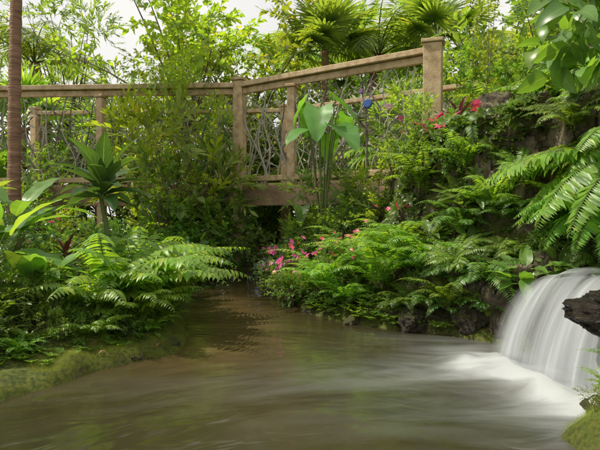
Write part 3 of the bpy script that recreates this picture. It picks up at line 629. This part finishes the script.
for x, y, s, m in [(0, 5.2, .7, B_MID[0]), (.35, 5.0, .8, B_MID[1]), (.75, 4.9, .75, B_LANCE[0]), (1.1, 4.9, .65, B_LANCE[0]), (.5, 5.3, .95, B_LANCE[1]), (0.05, 5.9, .7, B_DARK[1]), (1.5, 4.75, .45, B_MID[0]), (1.3, 3.95, .4, B_DENSE[1]), (1.7, 4.5, .6, B_DENSE[0]), (2.0, 4.7, .8, B_LANCE[1]),
                   (1.9, 5.0, 1.2, B_MID[1]), (2.4, 5.1, 1.3, B_MID[0]), (2.5, 4.6, 1.0, B_BIG[0]), (2.9, 5.0, 1.3, B_MID[0]), (3.1, 5.6, 1.7, B_DARK[1]), (-.05, 6.2, .7, B_MID[0]), (1.0, 5.3, .6, B_MID[1]), (.6, 4.6, .7, B_DENSE[0]), (2.9, 4.4, 1.2, B_LANCE[1]), (.3, 5.7, .8, B_MID[1]), (.7, 5.4, .8, B_MID[0]), (.25, 5.25, 1.0, B_DARK[0]), (.1, 5.0, .8, B_DENSE[0]), (.25, 5.45, 1.1, B_LANCE[1]),
                   (1.15, 4.4, .45, B_MID[1]), (1.45, 4.45, .5, B_LANCE[1]), (2.05, 4.1, .6, B_DENSE[0]), (2.4, 4.1, .8, B_MID[1]), (1.15, 3.68, .3, B_DENSE[1]), (.9, 5.0, .7, B_DENSE[1]), (.55, 4.85, .8, B_MID[0]), (-.3, 6.5, .8, B_MID[1])]:
    put('shrub', m, x, y, None, s, None, 'leafy shrub on the rocky bank beside the bridge', 'shrub', 'shrubs on the rocky bank')
cand = RS[(RS[:, 0] > .85) & (RS[:, 0] < 2.7) & (RS[:, 2] > .15) & (RS[:, 2] < 1.5) & (RS[:, 1] < 4.1)]
chosen = []
for q in cand[R.permutation(len(cand))]:
    if all(np.linalg.norm(q - c) > (.19 if q[2] < .95 else .36) for c in chosen): chosen.append(q)
    if len(chosen) >= 42: break
for i, q in enumerate(chosen):
    me, s, nm = [(F_SWORD[1], .6, 'fern'), (B_DENSE[0], .32, 'shrub'), (F_DARK[0], .7, 'fern'), (SPATH, .75, 'peace_lily'), (F_DARK[1], .7, 'fern'), (CALA, .34, 'calathea'), (F_SWORD[0], .6, 'fern'), (B_MID[0], .34, 'shrub')][i % 8]
    put(nm, me, q[0], q[1], q[2], s * R.uniform(.8, 1.3), None, 'small green plant growing from a rock crack', 'plant', 'plants growing in the rock slope', rot=(R.uniform(.2, .6), R.uniform(-.3, .1), R.uniform(-.6, .6)))
put('elephant_ear', EAR, .22, 5.2, g1(.22, 5.2), 1.0, 4.3, 'elephant ear with big heart-shaped leaves', 'plant')
put('elephant_ear', EAR2, .05, 5.5, None, .85, 1.0, 'elephant ear with big heart-shaped leaves', 'plant')
BF = fern('tree_fern', 24, 1.2, .20, 64, (0, 60), (-80, -45), PIN, G_FERN, (95, 285), fwd=.35, dr=.35, r=.006)
BF2 = fern('tree_fern', 15, 1.0, .18, 50, (20, 75), (-70, -30), PIN, G_FERN, (60, 300), fwd=.35, dr=.35, r=.006)
put('tree_fern', BF, 2.18, 3.05, 1.10, .94, 0, 'large bright fern with drooping fronds above the waterfall', 'fern')
put('tree_fern', BF, 2.0, 3.1, .86, .64, .3, 'large bright fern with drooping fronds above the waterfall', 'fern')
put('tree_fern', BF2, 2.45, 3.7, 1.5, .85, 0, 'large bright fern with drooping fronds on the rock slope', 'fern')
put('tree_fern', BF2, 2.2, 4.5, 1.65, .85, .2, 'large bright fern with drooping fronds on the rock slope', 'fern')
put('tree_fern', BF2, 2.5, 4.2, 1.7, 1.0, .5, 'large bright fern with drooping fronds on the rock slope', 'fern')
put('calathea', CALA, 1.9, 3.0, .78, .75, 1.0, 'broad bright leaves above the waterfall')
put('fern', F_SWORD[0], 2.35, 4.3, 1.6, 1.4, 1.6, 'feathery fern on top of the rock slope', 'fern')
put('fern', F_SWORD[1], 1.75, 4.65, 1.6, 1.1, .6, 'feathery fern on top of the rock slope', 'fern')
put('fern', F_SWORD[1], 1.2, 1.98, .12, .3, .6, 'small fern on the mossy bank', 'fern')
put('fern', F_SWORD[0], 1.36, 2.12, .14, .4, 2.6, 'small fern beside the waterfall foot', 'fern')
# flowers
FL = {}
for nm, mt, npet, w in (('p', G_PINK, 5, .75), ('c', G_CORAL, 5, .75), ('w', G_WHITE, 5, .7), ('r', G_RED, 7, .42)):
    mb = MB()
    for k in range(npet):
        a = k * 2 * pi / npet; place(mb, leaf_t('ovate', 4, w, .4, .15), [(0, 0, 0)], (cos(a), sin(a), .25), (0, 0, 1), R.uniform(.7, 1.1))
    FL[nm] = mb.mesh('flower', [mt])
def flowering(nm, me, x, y, s, fk, cnt, fs, spread, zr, label, group=None, z=None):
    o = put(nm, me, x, y, z, s, None, label, 'flowering plant', group)
    for i in range(cnt):
        k = fk[i % len(fk)]
        a = R.uniform(0, 6.28); r = spread * R.uniform(.2, 1) ** .5
        obj('flower', FL[k], (r * cos(a) / s, r * sin(a) / s, R.uniform(*zr) / s), parent=o, sc=fs / s * R.uniform(.6, 1.3), rot=(R.uniform(.2, 1.3), R.uniform(-.7, .7), R.uniform(-.6, .6)))
for x, y, k, c in [(-.08, 4.62, 'ppc', 26), (.14, 4.42, 'cp', 16), (.45, 4.3, 'c', 8), (-.12, 4.9, 'p', 22), (.3, 4.6, 'cr', 8), (.75, 4.4, 'c', 6)]:
    flowering('impatiens', B_DENSE[0], x, y, .8, k, c, .034, .24, (.33, .55), 'low plant with magenta and coral flowers near the water', 'flowering plants beside the bridge')
for x, y, z, c in [(.98, 4.3, 1.14, 7), (1.22, 4.2, 1.2, 8), (1.42, 4.3, 1.32, 6)]:
    flowering('begonia', B_MID[0], x, y, .6, 'r', c, .052, .22, (.24, .5), 'plant with drooping pinkish red flower bracts', 'red-flowered plants on the rock slope', z)
put('cordyline', CORD, 1.3, 4.25, 1.25, 1.0, 1, 'reddish-leaved plant beside the red flowers')
put('cordyline', CORD, 1.5, 4.2, 1.1, .9, 2, 'reddish-leaved plant beside the red flowers')
flowering('impatiens', B_DENSE[0], -1.3, 2.95, .4, 'w', 7, .018, .13, (.12, .24), 'small plant with pale pink flowers on the bank')
flowering('impatiens', B_DENSE[1], 1.08, 1.86, .18, 'w', 4, .014, .06, (.05, .1), 'tiny plant with pale flowers on moss')
flowering('impatiens', B_DARK[0], -2.1, 5.0, .7, 'r', 6, .035, .3, (.4, .7), 'shrub with a few small red flowers')

# ---------------------------------------------------------------- bridge
BR = obj('footbridge', None, (0, 0, 0), label='wooden garden footbridge with branch-patterned railings', cat='bridge')
PA = np.array([-4.6, 7.2]); PB = np.array([-.81, 7.0]); PC = np.array([1.40, 5.5]); PD = np.array([2.3, 5.3])
def beam(nm, p, q, z0, z1, w, mat, off=0.):
    p = np.array(p, float); q = np.array(q, float); ax = nrm(q - p); no = np.array([-ax[1], ax[0]]) * off
    me_ = MB(); c = (p + q) / 2 + no; L = np.linalg.norm(q - p) / 2
    box(me_, (c[0], c[1], (z0 + z1) / 2), (L, w / 2, (z1 - z0) / 2), 0, (ax[0], ax[1], 0))
    o = obj(nm, me_.mesh(nm, [mat], False), parent=BR); b = o.modifiers.new('b', 'BEVEL'); b.width = .008; b.segments = 2; return o
ZR = 2.56; ZD = 1.18
def nor(p, q): a = nrm(np.array(q) - np.array(p)); return np.array([-a[1], a[0]])
BWD = 1.7
n1 = nor(PA, PB); n2 = nor(PB, PC); nb = nrm(n1 + n2) / (nrm(n1 + n2) @ n1)
QA = PA + n1 * BWD; QB = PB + nb * BWD; QC = PC + n2 * BWD; QD = PD + nor(PC, PD) * BWD
for a, b in ((PA, PB), (PB, PC)):
    ax = nrm(b - a)
    beam('handrail', a + ax * .07, b - ax * .07, ZR - .065, ZR, .15, WOOD); beam('handrail_support', a + ax * .06, b - ax * .06, ZR - .15, ZR - .07, .05, WOOD)
    beam('lower_rail', a + ax * .06, b - ax * .06, ZD + .06, ZD + .13, .06, WOOD)
    beam('edge_beam', a + ax * .01, b - ax * .01, ZD - .26, ZD - .005, .09, WOODD)
for a, b in ((QA, QB), (QB, QC)):
    ax = nrm(b - a)
    beam('handrail', a + ax * .06, b - ax * .06, ZR - .06, ZR, .14, WOOD); beam('lower_rail', a + ax * .06, b - ax * .06, ZD + .07, ZD + .13, .06, WOOD); beam('edge_beam', a, b - ax * .02, ZD - .22, ZD - .005, .09, WOODD)
def post(p, w, top, nm='post', zb=None):
    if zb is None: zb = g1(*p) - .3 if sdist([p[0]], [p[1]])[0] > 0 else -.4
    mb_ = MB(); box(mb_, (p[0], p[1], (zb + top) / 2), (w / 2, w / 2, (top - zb) / 2), 0, (1, -.35, 0))
    box(mb_, (p[0], p[1], top + .022), (w / 2 + .02, w / 2 + .02, .02), 0, (1, -.35, 0))
    o = obj(nm, mb_.mesh(nm, [WOOD], False), parent=BR); b = o.modifiers.new('b', 'BEVEL'); b.width = .01; b.segments = 2
for p, w in ((PA, .14), ((PA + PB) / 2, .10), (PB, .14), (PC, .19)): post(p, w, ZR - .17 if w == .10 else ZR + .03)
post(PB * .68 + PC * .32, .10, ZR - .17, zb=ZD - .1)
for p in (QA, QB, QC): post(p, .12, ZR + .03)
mb = MB()
for (a, b, c, d) in ((PA, PB, QA, QB), (PB, PC, QB, QC), (PC, PD, QC, QD)):
    k = int(np.linalg.norm(b - a) / .15)
    for i in range(k):
        f0_ = i / k + .003; f1_ = (i + 1) / k - .006
        p = [a + (b - a) * f0_, a + (b - a) * f1_, c + (d - c) * f1_, c + (d - c) * f0_]
        V = [(*q_, ZD + z_) for z_ in (0, .035) for q_ in p]
        mb.add(V, [(0, 3, 2, 1), (4, 5, 6, 7), (0, 1, 5, 4), (1, 2, 6, 5), (2, 3, 7, 6), (3, 0, 4, 7)])
obj('deck', mb.mesh('deck', [WOOD], False), parent=BR)
def screen(a, b, pale=.55, dens=12):
    mb = MB(); Ln = np.linalg.norm(b - a); k = int(Ln * dens); ax = nrm(b - a)
    z0 = ZD + .12; z1 = ZR - .14
    for i in range(k):
        u0 = Ln * (i + .5) / k; pl = 1 if R.uniform() < pale else 0
        t = np.linspace(0, 1, 14); ph = R.uniform(0, 6); am = R.uniform(.03, .09); ln = R.normal() * .35
        u = np.clip(u0 + am * np.sin(t * R.uniform(3, 9) + ph) + ln * (t - .5), .05, Ln - .05)
        P = np.stack([a[0] + ax[0] * u, a[1] + ax[1] * u, z0 + t * (z1 - z0)], 1); tube(mb, P, .0095 * (1.3 - .6 * t), pl, 5)
        for j in range(4):
            s = R.integers(1, 12); q = np.linspace(0, 1, 7); sg = R.choice([-1, 1]); ll = R.uniform(.12, .36)
            uu = np.clip(u[s] + sg * ll * q * .8, .03, Ln - .03); zz = np.clip(P[s, 2] + ll * q * .9 - ll * .5 * q ** 2, z0, z1)
            Q = np.stack([a[0] + ax[0] * uu, a[1] + ax[1] * uu, zz], 1); tube(mb, Q, .006 * (1.2 - q), pl, 4)
            place(mb, LL[0], [Q[-1]], (ax[0] * sg, ax[1] * sg, .8), (ax[1], -ax[0], .1), .11, pl)
    obj('railing_screen', mb.mesh('railing_screen', [METAL, METALP]), parent=BR)
MP = PB * .68 + PC * .32
for a, b in ((PA, (PA + PB) / 2), ((PA + PB) / 2, PB), (PB, MP), (MP, PC), (QA, QB), (QB, QC)): screen(a, b)
dn = nor(PB, PC) * -.05
for x, y, z, c, nm, rr in ((.79, 5.90, 2.05, (.04, .12, .4), 'blue', .052), (1.0, 5.76, 1.98, (.45, .2, .28), 'dull pink', .038), (.66, 5.99, 1.93, (.2, .32, .34), 'teal grey', .034), (.93, 5.81, 2.17, (.45, .45, .38), 'pale', .03), (.72, 5.95, 2.2, (.3, .12, .35), 'violet', .028)):
    m = simplemat('glass_' + nm, [(.3, c), (.7, tuple(v * .5 for v in c))], 10, .08, 0); mb = MB()
    x += dn[0]; y += dn[1]
    ax = nrm(PC - PB); no = np.array([-ax[1], ax[0]])
    th = np.linspace(0, 2 * pi, 25)[:-1]; V = []
    for w_, r_ in ((-.014, .0), (-.014, rr * .8), (-.006, rr), (.006, rr), (.014, rr * .8), (.014, .0)):
        for a_ in th: V.append((x + ax[0] * cos(a_) * r_ + no[0] * w_, y + ax[1] * cos(a_) * r_ + no[1] * w_, z + sin(a_) * r_))
    mb.add(V, [(i * 24 + j, i * 24 + (j + 1) % 24, (i + 1) * 24 + (j + 1) % 24, (i + 1) * 24 + j) for i in range(5) for j in range(24)])
    obj('glass_disc', mb.mesh('glass_disc', [m], False), parent=BR, label=nm + ' glass disc')
V1 = bush('climbing_vine', [((0, 0, .2 + i * .3), (.18, .14, .22)) for i in range(7)] + [((.2, -.05, 1.5), (.25, .12, .15))], 170, .18, SP_O, G_MID)
V2 = bush('climbing_vine', [((R.normal() * .25, R.normal() * .1, .3 + i * .35), (.3, .2, .24)) for i in range(8)], 260, .17, SP_O, G_YEL)
V3 = bush('climbing_vine', [((-1.0 + i * .25, R.normal() * .03, R.normal() * .06), (.2, .14, .13)) for i in range(9)], 130, .15, SP_D, G_MID, base=(0, 0, -1.2), stemr=.006)
put('climbing_vine', V1, -1.12, 6.9, .0, .95, 0, 'green vine climbing a bridge post')
put('climbing_vine', V1, -.72, 6.86, -.35, .75, 2, 'green vine climbing a bridge post')
put('climbing_vine', V2, -1.5, 6.7, .2, .9, 0, 'tall yellow-green climber beside the bridge railing')
put('climbing_vine', V2, -1.8, 6.95, .2, .9, 2, 'tall yellow-green climber beside the bridge railing')
put('climbing_vine', V3, -1.75, 6.95, 2.5, .55, 0, 'green vine trailing along the handrail')
put('climbing_vine', V2, 1.85, 5.3, 1.0, .75, 1, 'green climber over the end of the railing')
put('climbing_vine', V1, 1.66, 5.2, .9, .7, 1, 'green climber over the end of the railing')
# ---------------------------------------------------------------- background trees
TP = ('trunk', 'crown')
TL = ['yellow-green leafy tree behind the bridge', 'slender-leaved airy tree in the garden', 'tall spreading airy tree in the garden', 'dense small-leaved low tree in the garden', 'round-leaved low tree in the garden']
for k, x, y, s, rz in [(0, -2.0, 9.4, 1.0, 0), (0, -1.2, 11, 1.05, 2), (1, -4.8, 11, .8, 1), (3, -6.3, 9.8, .9, 2), (4, -3.9, 10.2, .7, 4), (4, -.4, 10, .95, 1), (1, 1.6, 12.5, 1.0, 3), (3, 1.6, 9.3, .8, 2), (4, 3.0, 8.3, 1.0, 4),
                       (3, 4.3, 10.5, 1.0, 3), (1, 4.4, 7.4, .9, 5), (3, 3.4, 6.7, .9, 0), (3, -5.5, 13, 1.0, 1), (4, -2.2, 13, 1.1, 5), (3, 4, 14, 1.2, 2), (2, 7.5, 13, 1.0, 2), (4, -8.6, 12, 1.1, 2), (3, .4, 13.5, 1.1, 6), (4, 7, 11, 1.2, 1), (3, -2.9, 9.4, .75, 3)]:
    put2('tree', TREES[k], x, y, s, rz, TL[k], 'tree', TP)
for k, x, y, s, rz in [(0, 1.3, 11, 1.1, 0), (0, .2, 14, 1.35, 2), (1, -3.38, 6.15, 1.0, 1), (0, 4.9, 13, 1.3, 0), (0, -6.0, 12.5, 1.2, 3), (0, 2.6, 14, 1.2, 4)]:
    put2('palm_tree', PALMS[k], x, y, s, rz, 'tall palm with ringed brown trunk' if k else 'feathery palm behind the bridge', 'palm', TP)
for k, x, y, s, rz in [(0, -3.7, 9.6, 1.0, 0), (0, -.2, 9.6, 1.0, 2), (1, 2.6, 10, 1.05, 1), (1, .6, 10.5, 1.1, 3), (0, -5.2, 9.6, 1.2, 1), (0, 1.5, 8.3, .9, 4)]:
    put2('fan_palm', FAN[k], x, y, s, rz, 'fan palm with pleated leaves behind the railing', 'palm', TP)
for i, (x, y, s) in enumerate([(-6.5, 11, 2.4), (-5.2, 10.6, 1.8), (-4, 11.5, 2.2), (-3, 10, 1.7), (-2, 12, 3), (-1, 9.6, 2.0), (0.4, 11.4, 2.4), (1, 12, 2.6), (2.2, 10.6, 2.2), (3.2, 11.5, 3), (4.6, 9, 2.5), (5.5, 11.5, 3), (-8, 11, 2.6), (6.5, 9.5, 3)]):
    put('shrub', [B_MID[0], B_BIG[0], B_LANCE[1], B_MID[1], B_LANCE[0]][i % 5], x, y, None, s, None, 'large leafy shrub behind the bridge', 'shrub', 'large shrubs behind the bridge')
OB = tree(3.6, 1.1, 200, .38, SP_L, G_MID, 8, r=.07)
put2('tree', OB, 3.4, 4.3, 1.0, 0, 'tree with drooping branches over the waterfall', 'tree', TP)
tbm, crm = bush('tree_crown', [((-.88, -.2, 1.3), (.24, .22, .14)), ((-.65, .1, 1.42), (.28, .3, .15)), ((-1.1, .1, 1.55), (.24, .25, .12)), ((-.5, -.3, 1.25), (.3, .25, .2)), ((-.2, .2, 1.5), (.4, .4, .2))], 60, .30, SP_B, G_BIG, base=(0, 0, .9), stemr=.02, up=-.5, split=True, nst=2)
tube(tbm, [(0, 0, 0), (.02, .01, .3), (-.02, 0, .6), (0, 0, .95)], [.06, .05, .045, .035], 0, 8)
put2('tree', (tbm.mesh('tree_trunk', [BARK]), crm), 2.55, 2.95, 1.0, 0, 'broad-leaved tree with dark leaves hanging over the waterfall', 'tree', TP, z=.6)

# ---------------------------------------------------------------- light
w = bpy.data.worlds.new('World'); S.world = w; w.use_nodes = True; nt = w.node_tree
sk = nt.nodes.new('ShaderNodeTexSky'); sk.sky_type = 'NISHITA'; sk.sun_disc = False
sd = nrm(np.array([-.50, .02, .80])); sk.sun_elevation = math.asin(sd[2]); sk.sun_rotation = math.atan2(sd[0], sd[1]); sk.dust_density = 6; sk.air_density = 1.0; sk.ozone_density = .5
tc = nt.nodes.new('ShaderNodeTexCoord'); nz = nt.nodes.new('ShaderNodeTexNoise'); nz.inputs['Scale'].default_value = 2.2; nz.inputs['Detail'].default_value = 5
nt.links.new(tc.outputs['Generated'], nz.inputs['Vector'])
cr = ramp(nt, [(.25, (.6,) * 3), (.6, (1,) * 3)]); nt.links.new(nz.outputs[0], cr.inputs[0])
mx = nt.nodes.new('ShaderNodeMix'); mx.data_type = 'RGBA'; nt.links.new(cr.outputs[0], mx.inputs[0]); nt.links.new(sk.outputs[0], mx.inputs[6]); mx.inputs[7].default_value = (6.5, 6.4, 6.1, 1)
bg = nt.nodes['Background']; bg.inputs[1].default_value = .15; nt.links.new(mx.outputs[2], bg.inputs[0])
from mathutils import Vector
l = bpy.data.lights.new('sun', 'SUN'); l.energy = 5.0; l.angle = radians(.6); l.color = (1, .92, .78)
lo = bpy.data.objects.new('sun', l); COL.objects.link(lo); lo.rotation_euler = Vector(sd).to_track_quat('Z', 'Y').to_euler()
cam = bpy.data.cameras.new('camera'); cam.sensor_width = 36; cam.lens = 31.2; cam.clip_end = 500; cam.clip_start = .05
co = bpy.data.objects.new('camera', cam); COL.objects.link(co); co.location = (0, 0, .8); co.rotation_euler = (radians(90 - 1.1), 0, 0)
S.camera = co
S.view_settings.view_transform = 'Standard'; S.view_settings.look = 'None'; S.view_settings.exposure = 0
